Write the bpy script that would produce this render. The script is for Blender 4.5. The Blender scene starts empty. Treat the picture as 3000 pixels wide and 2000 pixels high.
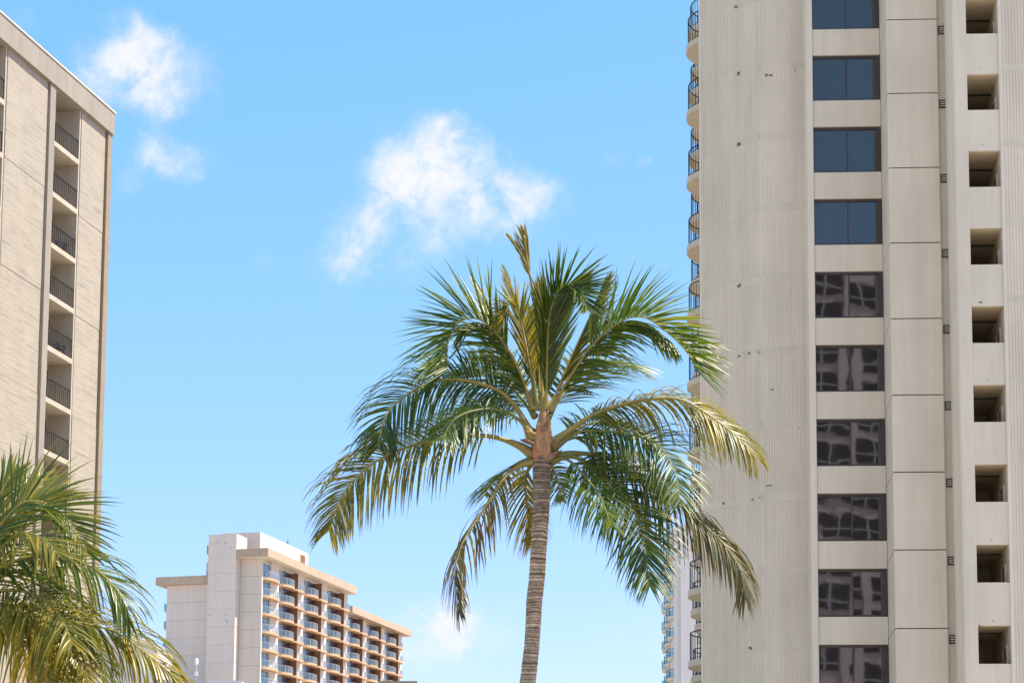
import bpy, math, random
import numpy as np
from mathutils import Vector, Matrix
random.seed(7)
RNG = np.random.default_rng(11)
S = bpy.context.scene
COL = S.collection

# ------------------------------------------------------------------ camera
F_PX, PX, PY, TH, ROLL = 6651.13, 1616.44, 1902.70, 0.1301897, 0.00454   # in units of a 3000 x 2000 frame
fwd = np.array([0, math.cos(TH), math.sin(TH)])
r0 = np.array([1.0, 0, 0]); u0 = np.array([0, -math.sin(TH), math.cos(TH)])
RIGHT = math.cos(ROLL)*r0 + math.sin(ROLL)*u0
UP = math.cos(ROLL)*u0 - math.sin(ROLL)*r0
EYE = np.array([0, 0, 1.6])
cam_d = bpy.data.cameras.new('camera')
cam = bpy.data.objects.new('camera', cam_d); COL.objects.link(cam)
cam_d.sensor_width = 36.0
cam_d.lens = F_PX/3000*36
cam_d.shift_x = (1500-PX)/3000
cam_d.shift_y = (PY-1000)/3000
cam_d.clip_start = 0.1; cam_d.clip_end = 6000
M = Matrix(((RIGHT[0], UP[0], -fwd[0], EYE[0]), (RIGHT[1], UP[1], -fwd[1], EYE[1]), (RIGHT[2], UP[2], -fwd[2], EYE[2]), (0, 0, 0, 1)))
cam.matrix_world = M
S.camera = cam

def ray(x, y):
    return fwd + (x-PX)/F_PX*RIGHT - (y-PY)/F_PX*UP
def at(x, y, Y):
    d = ray(x, y); return EYE + d*(Y/d[1])

# ------------------------------------------------------------------ light
SUN_DIR = Vector((0.50, -0.02, 0.865)).normalized()
S.view_settings.view_transform = 'Standard'
S.view_settings.look = 'None'
S.view_settings.exposure = 0.8
S.view_settings.gamma = 1.0
S.view_settings.use_curve_mapping = False
world = bpy.data.worlds.new('World'); S.world = world; world.use_nodes = True
SKY_STRENGTH = 0.126

def build_world():
    nt = world.node_tree; N = nt.nodes; L = nt.links; N.clear()
    out = N.new('ShaderNodeOutputWorld'); bg = N.new('ShaderNodeBackground')
    L.new(bg.outputs[0], out.inputs[0])
    sky = N.new('ShaderNodeTexSky'); sky.sky_type = 'NISHITA'; sky.sun_disc = False
    sky.sun_elevation = math.asin(SUN_DIR.z)
    sky.sun_rotation = math.atan2(SUN_DIR.x, SUN_DIR.y)
    sky.altitude = 0; sky.air_density = 1.0; sky.dust_density = 0.35; sky.ozone_density = 2.2
    # the photograph's own response to the sky's colour, channel by channel
    sep = N.new('ShaderNodeSeparateColor'); L.new(sky.outputs[0], sep.inputs[0]); hs = N.new('ShaderNodeCombineColor')
    for ch, (pw, ml) in enumerate(((1.10, 0.80), (0.58, 1.68), (0.95, 1.22))):
        p = N.new('ShaderNodeMath'); p.operation = 'POWER'; p.inputs[1].default_value = pw; L.new(sep.outputs[ch], p.inputs[0])
        q = N.new('ShaderNodeMath'); q.operation = 'MULTIPLY'; q.inputs[1].default_value = ml; L.new(p.outputs[0], q.inputs[0])
        L.new(q.outputs[0], hs.inputs[ch])
    tc = N.new('ShaderNodeTexCoord')
    # ragged cloud edges: the direction is shifted by noise before it is measured against each puff
    n1 = N.new('ShaderNodeTexNoise'); n1.inputs['Scale'].default_value = 26; n1.inputs['Detail'].default_value = 7; n1.inputs['Roughness'].default_value = 0.62
    L.new(tc.outputs['Generated'], n1.inputs['Vector'])
    sub = N.new('ShaderNodeVectorMath'); sub.operation = 'SUBTRACT'; sub.inputs[1].default_value = (0.5, 0.5, 0.5)
    L.new(n1.outputs['Color'], sub.inputs[0])
    mul = N.new('ShaderNodeVectorMath'); mul.operation = 'SCALE'; mul.inputs['Scale'].default_value = 0.036
    L.new(sub.outputs[0], mul.inputs[0])
    add = N.new('ShaderNodeVectorMath'); add.operation = 'ADD'
    L.new(tc.outputs['Generated'], add.inputs[0]); L.new(mul.outputs[0], add.inputs[1])
    k = 3000/2352
    puffs = [(800,575,70,.42),(785,645,60,.3),(1000,420,120,.3),(1150,415,80,.45),(1235,485,70,.35),(920,1480,80,.4),(1185,1445,70,.32),(1060,390,80,.4),(400,150,80,.25),(250,140,80,.25),(315,130,85,.68),(335,95,62,.62),(360,190,68,.62),(275,185,75,.5),(368,232,45,.55),(462,140,40,.32),(452,215,48,.3),(530,80,24,.35),(205,140,60,.25),(575,155,22,.25),
             (376,340,52,.85),(330,372,62,.55),(412,398,42,.7),(292,395,55,.35),(455,362,50,.35),
             (960,365,85,.8),(1040,340,62,.75),(900,400,72,.7),(868,480,70,.75),(848,560,66,.75),(825,612,52,.6),(955,450,98,.62),(1005,520,80,.5),(1095,450,86,.6),(1180,462,62,.6),(1245,448,52,.5),(1115,530,62,.5),(930,610,56,.38),(768,530,42,.35),(1210,510,50,.3),
             (606,590,30,.42),(668,540,26,.3),(1410,380,30,.4),(1477,380,16,.35),(45,65,40,.3),
             (1000,1425,62,.7),(1045,1420,58,.6),(955,1470,80,.6),(1135,1440,66,.4),(1075,1470,80,.45),(1470,1450,80,.34),(1420,1465,60,.28),(1530,1470,70,.3),(330,1480,60,.5)]
    dirs = []
    for x, y, r, w in puffs:
        v = ray(x*k, y*k); v = v/np.linalg.norm(v); dirs.append((v, r*k/F_PX*1.62, w*1.12))
    rr = random.Random(5)
    for _ in range(26):                       # the same scattered small cumulus goes on all round the sky
        a = rr.uniform(0.45, 2*math.pi-0.45); e = rr.uniform(0.14, 0.9)
        for _ in range(2):
            aa = a+rr.uniform(-.05, .05); ee = e+rr.uniform(-.02, .02)
            dirs.append((np.array([math.sin(aa)*math.cos(ee), math.cos(aa)*math.cos(ee), math.sin(ee)]), rr.uniform(.03, .08), rr.uniform(.5, .9)))
    acc = None
    for v, r, w in dirs:
        d = N.new('ShaderNodeVectorMath'); d.operation = 'DISTANCE'; d.inputs[1].default_value = tuple(v)
        L.new(add.outputs[0], d.inputs[0])
        mr = N.new('ShaderNodeMapRange'); mr.interpolation_type = 'SMOOTHSTEP'
        mr.inputs['From Min'].default_value = 0; mr.inputs['From Max'].default_value = r
        mr.inputs['To Min'].default_value = w; mr.inputs['To Max'].default_value = 0
        L.new(d.outputs['Value'], mr.inputs['Value'])
        if acc is None: acc = mr.outputs[0]
        else:
            a = N.new('ShaderNodeMath'); a.operation = 'ADD'; L.new(acc, a.inputs[0]); L.new(mr.outputs[0], a.inputs[1]); acc = a.outputs[0]
    n2 = N.new('ShaderNodeTexNoise'); n2.inputs['Scale'].default_value = 48; n2.inputs['Detail'].default_value = 9; n2.inputs['Roughness'].default_value = 0.66; n2.inputs['Distortion'].default_value = 0.25
    L.new(tc.outputs['Generated'], n2.inputs['Vector'])
    nm = N.new('ShaderNodeMapRange'); nm.inputs['From Min'].default_value = 0.32; nm.inputs['From Max'].default_value = 0.62
    nm.inputs['To Min'].default_value = 0.30; nm.inputs['To Max'].default_value = 1.15; L.new(n2.outputs['Fac'], nm.inputs['Value'])
    de = N.new('ShaderNodeMath'); de.operation = 'MULTIPLY'; L.new(acc, de.inputs[0]); L.new(nm.outputs[0], de.inputs[1])
    cl = N.new('ShaderNodeMapRange'); cl.interpolation_type = 'SMOOTHSTEP'
    cl.inputs['From Min'].default_value = 0.02; cl.inputs['From Max'].default_value = 1.85; cl.inputs['To Max'].default_value = 0.95
    L.new(de.outputs[0], cl.inputs['Value'])
    mix = N.new('ShaderNodeMix'); mix.data_type = 'RGBA'
    L.new(cl.outputs[0], mix.inputs['Factor']); L.new(hs.outputs[0], mix.inputs['A'])
    c = 0.574/SKY_STRENGTH
    mix.inputs['B'].default_value = (0.98*c, 0.98*c, 1.02*c, 1)
    L.new(mix.outputs['Result'], bg.inputs['Color'])
    bg.inputs['Strength'].default_value = SKY_STRENGTH
build_world()
sun_d = bpy.data.lights.new('sun', 'SUN'); sun_d.energy = 5.0; sun_d.angle = math.radians(0.53); sun_d.color = (1.0, 0.91, 0.77)
sun = bpy.data.objects.new('sun', sun_d); COL.objects.link(sun)
sun.rotation_euler = SUN_DIR.to_track_quat('Z', 'Y').to_euler()
sun.location = (40, 20, 90)

# ------------------------------------------------------------------ materials
def mat(name, col, rough=0.8, var=0.08, scale=0.8, streak=0.0, bump=0.0, bscale=30, spec=0.3, vec=(1, 1, 1), bvec=(1, 1, 1), ior=None, metal=0, dirt=None):
    m = bpy.data.materials.new(name); m.use_nodes = True
    nt = m.node_tree; N = nt.nodes; L = nt.links
    b = N['Principled BSDF']; b.inputs['Roughness'].default_value = rough; b.inputs['Specular IOR Level'].default_value = spec
    b.inputs['Metallic'].default_value = metal
    if ior: b.inputs['IOR'].default_value = ior
    geo = N.new('ShaderNodeNewGeometry')
    def noise(sc, v, det=5, rg=0.6):
        mp = N.new('ShaderNodeMapping'); mp.inputs['Scale'].default_value = v; L.new(geo.outputs['Position'], mp.inputs['Vector'])
        n = N.new('ShaderNodeTexNoise'); n.inputs['Scale'].default_value = sc; n.inputs['Detail'].default_value = det; n.inputs['Roughness'].default_value = rg
        L.new(mp.outputs[0], n.inputs['Vector']); return n.outputs['Fac']
    cur = None
    def modulate(cur, fac, lo, hi, fmin=0.3, fmax=0.7):
        mr = N.new('ShaderNodeMapRange'); mr.inputs['From Min'].default_value = fmin; mr.inputs['From Max'].default_value = fmax
        mr.inputs['To Min'].default_value = lo; mr.inputs['To Max'].default_value = hi; L.new(fac, mr.inputs['Value'])
        mx = N.new('ShaderNodeMix'); mx.data_type = 'RGBA'; mx.blend_type = 'MULTIPLY'; mx.inputs['Factor'].default_value = 1
        if cur is None: mx.inputs['A'].default_value = (*col, 1)
        else: L.new(cur, mx.inputs['A'])
        L.new(mr.outputs[0], mx.inputs['B']); return mx.outputs['Result']
    if var: cur = modulate(cur, noise(scale, vec), 1-var, 1+var)
    if streak: cur = modulate(cur, noise(1.7, (1, 1, 0.07), 6, 0.65), 1-streak, 1+streak*0.4, 0.35, 0.6)
    if dirt:
        mr = N.new('ShaderNodeMapRange'); mr.inputs['From Min'].default_value = dirt[1]; mr.inputs['From Max'].default_value = dirt[1]+0.12
        mr.inputs['To Max'].default_value = dirt[2]; L.new(noise(dirt[3], dirt[4], 8, 0.7), mr.inputs['Value'])
        mx = N.new('ShaderNodeMix'); mx.data_type = 'RGBA'; L.new(mr.outputs[0], mx.inputs['Factor'])
        if cur is None: mx.inputs['A'].default_value = (*col, 1)
        else: L.new(cur, mx.inputs['A'])
        mx.inputs['B'].default_value = (*dirt[0], 1); cur = mx.outputs['Result']
    if cur is None: b.inputs['Base Color'].default_value = (*col, 1)
    else: L.new(cur, b.inputs['Base Color'])
    if bump:
        bp = N.new('ShaderNodeBump'); bp.inputs['Strength'].default_value = min(1, bump); bp.inputs['Distance'].default_value = 0.03*max(1, bump)
        L.new(noise(bscale, bvec, 6, 0.65), bp.inputs['Height']); L.new(bp.outputs[0], b.inputs['Normal'])
    return m

def glass_mat(name, col, alpha, rough=0.03):
    m = mat(name, col, rough, 0, spec=0.5); b = m.node_tree.nodes['Principled BSDF']
    b.inputs['Alpha'].default_value = alpha; return m

def leaf_mat(name, cols, trans):
    """leaf blades: colour varies blade by blade through the 'tint' attribute; thin, so light also comes through"""
    m = bpy.data.materials.new(name); m.use_nodes = True
    nt = m.node_tree; N = nt.nodes; L = nt.links; b = N['Principled BSDF']; out = N['Material Output']
    at_ = N.new('ShaderNodeAttribute'); at_.attribute_name = 'tint'
    rp = N.new('ShaderNodeValToRGB'); rp.color_ramp.elements[0].color = (*cols[0], 1); rp.color_ramp.elements[0].position = 0.0
    rp.color_ramp.elements[1].color = (*cols[-1], 1); rp.color_ramp.elements[1].position = 1.0
    for i, c in enumerate(cols[1:-1]):
        e = rp.color_ramp.elements.new((i+1)/(len(cols)-1)); e.color = (*c, 1)
    L.new(at_.outputs['Fac'], rp.inputs['Fac']); L.new(rp.outputs[0], b.inputs['Base Color'])
    b.inputs['Roughness'].default_value = 0.35; b.inputs['Specular IOR Level'].default_value = 0.6
    tr = N.new('ShaderNodeBsdfTranslucent')
    mx = N.new('ShaderNodeMix'); mx.data_type = 'RGBA'; mx.blend_type = 'MULTIPLY'; mx.inputs['Factor'].default_value = 1
    L.new(rp.outputs[0], mx.inputs['A']); mx.inputs['B'].default_value = (1.7, 1.6, 0.6, 1)
    L.new(mx.outputs['Result'], tr.inputs['Color'])
    ms = N.new('ShaderNodeMixShader'); ms.inputs[0].default_value = trans
    L.new(b.outputs[0], ms.inputs[1]); L.new(tr.outputs[0], ms.inputs[2]); L.new(ms.outputs[0], out.inputs[0])
    return m

MAT = {}
MAT['tower'] = mat('tower_paint', (0.74, 0.63, 0.50), 0.75, 0.06, 0.30, streak=0.07, bump=0.12, bscale=14)
MAT['tower_rib'] = mat('tower_rib_paint', (0.75, 0.645, 0.525), 0.75, 0.06, 0.3, streak=0.07, bump=0.1, bscale=14)
MAT['tower_band'] = mat('tower_band_paint', (0.68, 0.58, 0.465), 0.75, 0.06, 0.4, streak=0.10)
MAT['tower_edge'] = mat('tower_edge_paint', (0.77, 0.665, 0.54), 0.75, 0.04, 0.4, streak=0.05)
MAT['slab_tan'] = mat('balcony_slab_paint', (0.62, 0.54, 0.44), 0.8, 0.06, 1.5)
MAT['dark_joint'] = mat('joint_sealant', (0.12, 0.11, 0.10), 0.9, 0)
MAT['bronze'] = mat('bronze_frame', (0.055, 0.042, 0.04), 0.45, 0.1, 3, spec=0.5)
MAT['iron'] = mat('black_iron', (0.03, 0.03, 0.033), 0.5, 0, spec=0.5)
MAT['iron_brown'] = mat('brown_iron', (0.022, 0.02, 0.02), 0.7, 0, spec=0.2)
MAT['tower_glass'] = mat('reflective_window_glass', (0.030, 0.022, 0.018), 0.02, 0, spec=0.5, ior=1.92, bump=0.0)
MAT['spall'] = mat('spalled_concrete', (0.20, 0.17, 0.14), 0.95, 0.5, 14)
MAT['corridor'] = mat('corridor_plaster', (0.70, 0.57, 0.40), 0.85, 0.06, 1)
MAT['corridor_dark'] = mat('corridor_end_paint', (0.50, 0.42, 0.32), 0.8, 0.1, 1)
MAT['door_wood'] = mat('door_wood', (0.45, 0.22, 0.11), 0.6, 0.15, 6)
MAT['panel'] = mat('board_marked_concrete', (0.375, 0.325, 0.258), 0.9, 0.07, 1.0, bump=0.9, bscale=1.0, bvec=(0.5, 0.5, 6.5),
                   dirt=((0.22, 0.19, 0.155), 0.53, 0.6, 1.0, (0.32, 0.32, 5.5)))
MAT['conc'] = mat('smooth_concrete', (0.31, 0.272, 0.222), 0.85, 0.06, 0.7, streak=0.08, bump=0.15, bscale=10)
MAT['conc_bounce_lit'] = mat('bounce_lit_concrete', (0.47, 0.405, 0.32), 0.85, 0.06, 0.7, streak=0.08)  # concrete made paler to stand in for light bounced into the balcony recesses
MAT['conc_tan'] = mat('tan_edge_concrete', (0.29, 0.225, 0.155), 0.85, 0.08, 0.7, streak=0.1)
MAT['door_glass'] = mat('dark_sliding_door_glass', (0.02, 0.02, 0.022), 0.06, 0, spec=0.5)
MAT['hotel'] = mat('hotel_cream_paint', (0.62, 0.54, 0.455), 0.8, 0.03, 0.15, streak=0.05)
MAT['hotel_white'] = mat('hotel_white_paint', (0.665, 0.565, 0.495), 0.8, 0.03, 0.15, streak=0.06)
MAT['hotel_fascia'] = mat('hotel_tan_fascia', (0.46, 0.34, 0.245), 0.8, 0.07, 0.2, streak=0.08)
MAT['hotel_slab'] = mat('hotel_orange_tan_slab', (0.56, 0.36, 0.215), 0.75, 0.06, 1)  # tan edge paint; warm bounced light on the undersides is mixed into its orange
MAT['hotel_brown'] = mat('hotel_brown_divider', (0.22, 0.105, 0.055), 0.7, 0.1, 1)
MAT['hotel_glass'] = mat('hotel_window_glass', (0.05, 0.14, 0.18), 0.04, 0.3, 0.4, spec=0.5, ior=1.7)
MAT['hotel_dark'] = mat('hotel_dark_doorway', (0.05, 0.04, 0.04), 0.2, 0.2, 0.5, spec=0.5)
MAT['white_metal'] = mat('white_metal', (0.78, 0.78, 0.78), 0.45, 0, spec=0.5)
MAT['grey_metal'] = mat('grey_railing_metal', (0.42, 0.45, 0.47), 0.5, 0, spec=0.5)
MAT['rail_glass'] = glass_mat('railing_glass', (0.20, 0.30, 0.36), 0.34)
MAT['blue_glass'] = glass_mat('blue_railing_glass', (0.16, 0.52, 0.68), 0.45)
MAT['far_white'] = mat('far_white_paint', (0.68, 0.62, 0.60), 0.8, 0.03, 0.1, streak=0.03)
MAT['roof_grey'] = mat('grey_roofing', (0.42, 0.43, 0.45), 0.8, 0.08, 0.5)
MAT['roof_brown'] = mat('brown_roofing', (0.30, 0.22, 0.16), 0.8, 0.08, 0.5)
MAT['ground'] = mat('pale_concrete_ground', (0.44, 0.385, 0.315), 0.9, 0.12, 0.05)
MAT['asphalt'] = mat('asphalt', (0.055, 0.055, 0.057), 0.9, 0.15, 1.5, bump=0.2, bscale=60)
MAT['pave'] = mat('pavement_concrete', (0.42, 0.37, 0.31), 0.9, 0.08, 1)
MAT['line'] = mat('road_paint', (0.78, 0.77, 0.72), 0.7, 0.1, 4)
MAT['mauve'] = mat('pale_mauve_concrete', (0.85, 0.70, 0.68), 0.85, 0.05, 0.2)
MAT['leaf'] = leaf_mat('palm_leaf', [(0.034, 0.072, 0.010), (0.085, 0.14, 0.014), (0.18, 0.20, 0.018), (0.36, 0.29, 0.025)], 0.36)
MAT['leaf_gold'] = leaf_mat('palm_leaf_yellowing', [(0.075, 0.095, 0.012), (0.19, 0.175, 0.02), (0.34, 0.25, 0.028), (0.54, 0.38, 0.035)], 0.38)
MAT['leaf_brown'] = leaf_mat('palm_leaf_drying', [(0.06, 0.07, 0.02), (0.14, 0.11, 0.03), (0.24, 0.16, 0.045), (0.40, 0.28, 0.05)], 0.28)
MAT['rachis'] = mat('palm_leaf_stalk', (0.21, 0.20, 0.05), 0.5, 0.25, 3, spec=0.5)
MAT['rachis_gold'] = mat('palm_leaf_stalk_gold', (0.33, 0.255, 0.065), 0.5, 0.25, 3, spec=0.5)
MAT['fibre'] = mat('palm_sheath_fibre', (0.56, 0.31, 0.16), 0.9, 0.4, 12, bump=0.8, bscale=8, vec=(1, 1, .3), bvec=(6, 6, 0.8))
MAT['stub'] = mat('palm_old_stalk', (0.34, 0.21, 0.14), 0.9, 0.35, 9)

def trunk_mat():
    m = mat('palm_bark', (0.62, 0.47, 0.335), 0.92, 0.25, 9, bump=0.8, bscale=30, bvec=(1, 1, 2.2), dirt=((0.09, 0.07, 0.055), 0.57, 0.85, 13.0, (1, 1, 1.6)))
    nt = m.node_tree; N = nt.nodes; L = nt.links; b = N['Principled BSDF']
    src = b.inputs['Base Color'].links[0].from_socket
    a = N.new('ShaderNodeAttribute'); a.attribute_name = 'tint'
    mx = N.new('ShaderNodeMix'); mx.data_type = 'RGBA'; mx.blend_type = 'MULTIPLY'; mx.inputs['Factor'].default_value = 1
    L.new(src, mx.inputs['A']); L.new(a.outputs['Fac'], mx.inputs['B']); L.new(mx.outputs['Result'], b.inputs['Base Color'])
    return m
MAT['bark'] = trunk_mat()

def wavy_glass(m, sc, st):
    nt = m.node_tree; N = nt.nodes; L = nt.links
    geo = N.new('ShaderNodeNewGeometry'); n = N.new('ShaderNodeTexNoise'); n.inputs['Scale'].default_value = sc; n.inputs['Detail'].default_value = 1.5
    L.new(geo.outputs['Position'], n.inputs['Vector'])
    bp = N.new('ShaderNodeBump'); bp.inputs['Strength'].default_value = 1.0; bp.inputs['Distance'].default_value = st
    L.new(n.outputs['Fac'], bp.inputs['Height']); L.new(bp.outputs[0], N['Principled BSDF'].inputs['Normal'])
wavy_glass(MAT['tower_glass'], 0.7, 0.0024)

# ------------------------------------------------------------------ mesh helpers
class MB:
    def __init__(s): s.v = []; s.f = []
    def box(s, x0, x1, y0, y1, z0, z1):
        i = len(s.v)
        s.v += [(x0, y0, z0), (x1, y0, z0), (x1, y1, z0), (x0, y1, z0), (x0, y0, z1), (x1, y0, z1), (x1, y1, z1), (x0, y1, z1)]
        s.f += [tuple(i+j for j in q) for q in ((3, 2, 1, 0), (4, 5, 6, 7), (0, 1, 5, 4), (1, 2, 6, 5), (2, 3, 7, 6), (3, 0, 4, 7))]
        return s
    def prism(s, poly, z0, z1):                # poly counter-clockwise in plan
        i = len(s.v); n = len(poly)
        s.v += [(x, y, z0) for x, y in poly]+[(x, y, z1) for x, y in poly]
        s.f.append(tuple(i+n-1-j for j in range(n))); s.f.append(tuple(i+n+j for j in range(n)))
        for j in range(n):
            k = (j+1) % n; s.f.append((i+j, i+k, i+n+k, i+n+j))
        return s
    def tube(s, pts, rad, seg=6, cap=True):
        pts = [Vector(p) for p in pts]; n = len(pts); base = len(s.v)
        if not hasattr(rad, '__len__'): rad = [rad]*n
        ref = Vector((0, 0, 1))
        prev = None
        for j, p in enumerate(pts):
            t = (pts[min(j+1, n-1)]-pts[max(j-1, 0)]).normalized()
            if prev is None:
                a = t.orthogonal().normalized()
            else:
                a = (prev - t*prev.dot(t)).normalized()
            prev = a; b = t.cross(a)
            for q in range(seg):
                an = 2*math.pi*q/seg; s.v.append(tuple(p+(a*math.cos(an)+b*math.sin(an))*rad[j]))
        for j in range(n-1):
            for q in range(seg):
                q2 = (q+1) % seg; A = base+j*seg
                s.f.append((A+q, A+q2, A+seg+q2, A+seg+q))
        if cap:
            s.f.append(tuple(base+seg-1-q for q in range(seg))); A = base+(n-1)*seg; s.f.append(tuple(A+q for q in range(seg)))
        return s
    def mesh(s, name, m, smooth=False):
        me = bpy.data.meshes.new(name); me.from_pydata(s.v, [], s.f); me.materials.append(MAT[m] if isinstance(m, str) else m)
        if smooth: me.polygons.foreach_set('use_smooth', [True]*len(me.polygons))
        me.update(); return me

def put(name, me, parent=None, loc=(0, 0, 0), rz=0.0, **props):
    o = bpy.data.objects.new(name, me); COL.objects.link(o)
    o.location = loc; o.rotation_euler = (0, 0, rz)
    if parent is not None: o.parent = parent
    for k, v in props.items(): o[k] = v
    return o
def thing(name, label, cat, loc=(0, 0, 0), rz=0.0, group=None):
    o = put(name, None, None, loc, rz, label=label, category=cat)
    if group: o['group'] = group
    return o
def boxm(name, m, *b): return MB().box(*b).mesh(name, m)

# ------------------------------------------------------------------ the ground
put('ground', MB().box(-2500, 2500, -2500, 2500, -1.0, 0.0).mesh('ground', 'ground'), kind='structure')
put('road', MB().box(-5, 5, -160, 80, -0.5, 0.012).mesh('road', 'asphalt'), kind='structure', loc=(0, 0, 0))
put('pavement', MB().box(5, 9.2, -160, 80, -0.5, 0.14).box(-9.2, -5, -160, 80, -0.5, 0.14).mesh('pavement', 'pave'), kind='structure')
ml = MB()
for i in range(30): ml.box(-0.06, 0.06, -155+i*8, -152+i*8, 0.013, 0.017)
put('road_marking', ml.mesh('road_marking', 'line'), kind='structure')

# ------------------------------------------------------------------ left building: board-marked concrete apartment block
def left_building():
    phi = 0.2202; org = at(334, 360, 127)
    root = thing('apartment_block', 'beige board-marked concrete apartment block with recessed balconies at the left edge', 'building', (org[0]-0.25*math.cos(phi), org[1]+0.25*math.sin(phi), 0), math.pi/2-phi)
    # local x runs along the facade away from the viewer (0 = far corner), local y goes into the building
    TOP, FB = 49.55, 48.25; FLOOR = 2.87
    LEFT = -41.6
    slabs = [45.32-FLOOR*i for i in range(0, 15)]
    DEP = 1.35
    put('wall', MB().box(LEFT, -0.02, DEP, 16, 0, FB).mesh('wall', 'conc_bounce_lit'), root)
    f = MB().box(LEFT-0.2, 0.0, -0.30, 16.2, FB, TOP); put('fascia', f.mesh('fascia', 'conc'), root)
    put('coping', MB().box(LEFT-0.25, 0.05, -0.36, 16.25, TOP, TOP+0.07).mesh('coping', 'tower_edge'), root)
    me = MB().box(-0.13, 0.13, -0.025, 0, 0, 1.0).mesh('streak_patch', 'tower_edge')
    mods = []                                  # (pilaster_from, pilaster_to, panel_from, panel_to, opening_from, opening_to)
    pil = [(-0.62, -0.04)]; pan = [(-3.95, -0.66)]; opn = [(-7.64, -4.12)]
    x = -7.64
    for i in range(4):
        pil.append((x-0.66, x)); pan.append((x-5.56, x-0.70)); opn.append((x-9.22, x-5.74)); x -= 9.22
    for a, b in pil:
        put('pilaster', MB().box(a, b, -0.20, DEP, 0, FB).mesh('pilaster', 'conc_tan' if b > -1 else 'conc'), root)
    # thin jamb between a panel and the balcony opening beside it
    for (a, b), (c, d) in zip(pan, opn):
        put('jamb', MB().box(d, a-0.03, -0.02, DEP, 0, FB).mesh('jamb', 'conc_bounce_lit'), root)
    # panels two storeys tall, recessed, with open joints
    for i, (a, b) in enumerate(pan):
        zs = [FB] + [slabs[1+2*k]-0.12 for k in range(7)] if i != 0 else [FB]+[slabs[1+2*k]-0.30 for k in range(7)]
        zs.append(0.0)
        for k in range(len(zs)-1):
            put('concrete_panel', MB().box(a+0.02, b-0.02, -0.05+0.012*((k*7+i*3) % 3), DEP-0.02, zs[k+1]+0.03, zs[k]).mesh('concrete_panel', 'panel'), root)
        put('joint_backing', MB().box(a, b, 0.05, DEP-0.03, 0, FB-0.03).mesh('joint_backing', 'dark_joint'), root)
    for i, (c, d) in enumerate(opn):
        w = d-c
        slab = MB().box(0.0, w, -0.06, DEP, -0.28, 0.0).mesh('balcony_slab', 'conc_bounce_lit')
        r = MB(); r.box(0.02, w-0.02, 0.0, 0.05, 1.06, 1.11); r.box(0.02, w-0.02, 0.01, 0.04, 0.08, 0.12)
        n = int(w/0.27)
        for j in range(n+1):
            xx = 0.04+(w-0.08)*j/n; t = 0.022 if j % 6 == 0 else 0.011; r.box(xx-t, xx+t, 0.015, 0.035, 0.0, 1.08)
        rail = r.mesh('railing', 'iron_brown')
        dm = MB().box(0, 0.06, -0.04, 0.02, 0, 2.25).box(w-0.66, w-0.60, -0.04, 0.02, 0, 2.25).box(0.06, w-0.66, -0.04, 0.02, 2.18, 2.25).box(w/2-0.33, w/2-0.27, -0.035, 0.02, 0, 2.18).mesh('sliding_door', 'iron')
        gm = MB().box(0.06, w-0.66, -0.015, 0.015, 0, 2.18).mesh('door_pane', 'door_glass')
        for z in slabs:
            s = put('balcony_slab', slab, root, (c, 0, z))
            put('railing', rail, s, (0, 0.0, 0))
            dr = put('sliding_door', dm, root, (c+0.35, DEP-0.02, z+0.002))
            put('door_pane', gm, dr)
    return root, org, phi, slabs
lb_root, lb_org, lb_phi, lb_slabs = left_building()

def local_to_world(root, p):
    c, s = math.cos(root.rotation_euler.z), math.sin(root.rotation_euler.z)
    return (root.location.x+c*p[0]-s*p[1], root.location.y+s*p[0]+c*p[1], root.location.z+p[2])

def make_chair(label, loc, rz, group=None):
    t = thing('balcony_chair', label, 'chair', loc, rz, group)
    put('seat', MB().box(-0.24, 0.24, -0.24, 0.24, 0.40, 0.44).mesh('seat', 'iron'), t)
    put('backrest', MB().prism([(-0.24, 0.20), (0.24, 0.20), (0.24, 0.24), (-0.24, 0.24)], 0.44, 0.88).mesh('backrest', 'iron'), t)
    lm = MB().box(-0.02, 0.02, -0.02, 0.02, 0, 0.40).mesh('leg', 'iron')
    for sx in (-0.21, 0.21):
        for sy in (-0.21, 0.21): put('leg', lm, t, (sx, sy, 0))
    am = MB().box(-0.02, 0.02, -0.22, 0.22, 0.62, 0.65).box(-0.02, 0.02, -0.22, -0.18, 0.44, 0.62).mesh('armrest', 'iron')
    for sx in (-0.24, 0.24): put('armrest', am, t, (sx, 0, 0))
    return t
make_chair('dark chair on the third balcony down of the beige left block', local_to_world(lb_root, (-5.0, 0.45, lb_slabs[2])), 0.6, 'chairs on the balconies')
make_chair('dark chair on the fifth balcony down of the beige left block', local_to_world(lb_root, (-4.9, 0.45, lb_slabs[4])), 1.1, 'chairs on the balconies')

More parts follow.
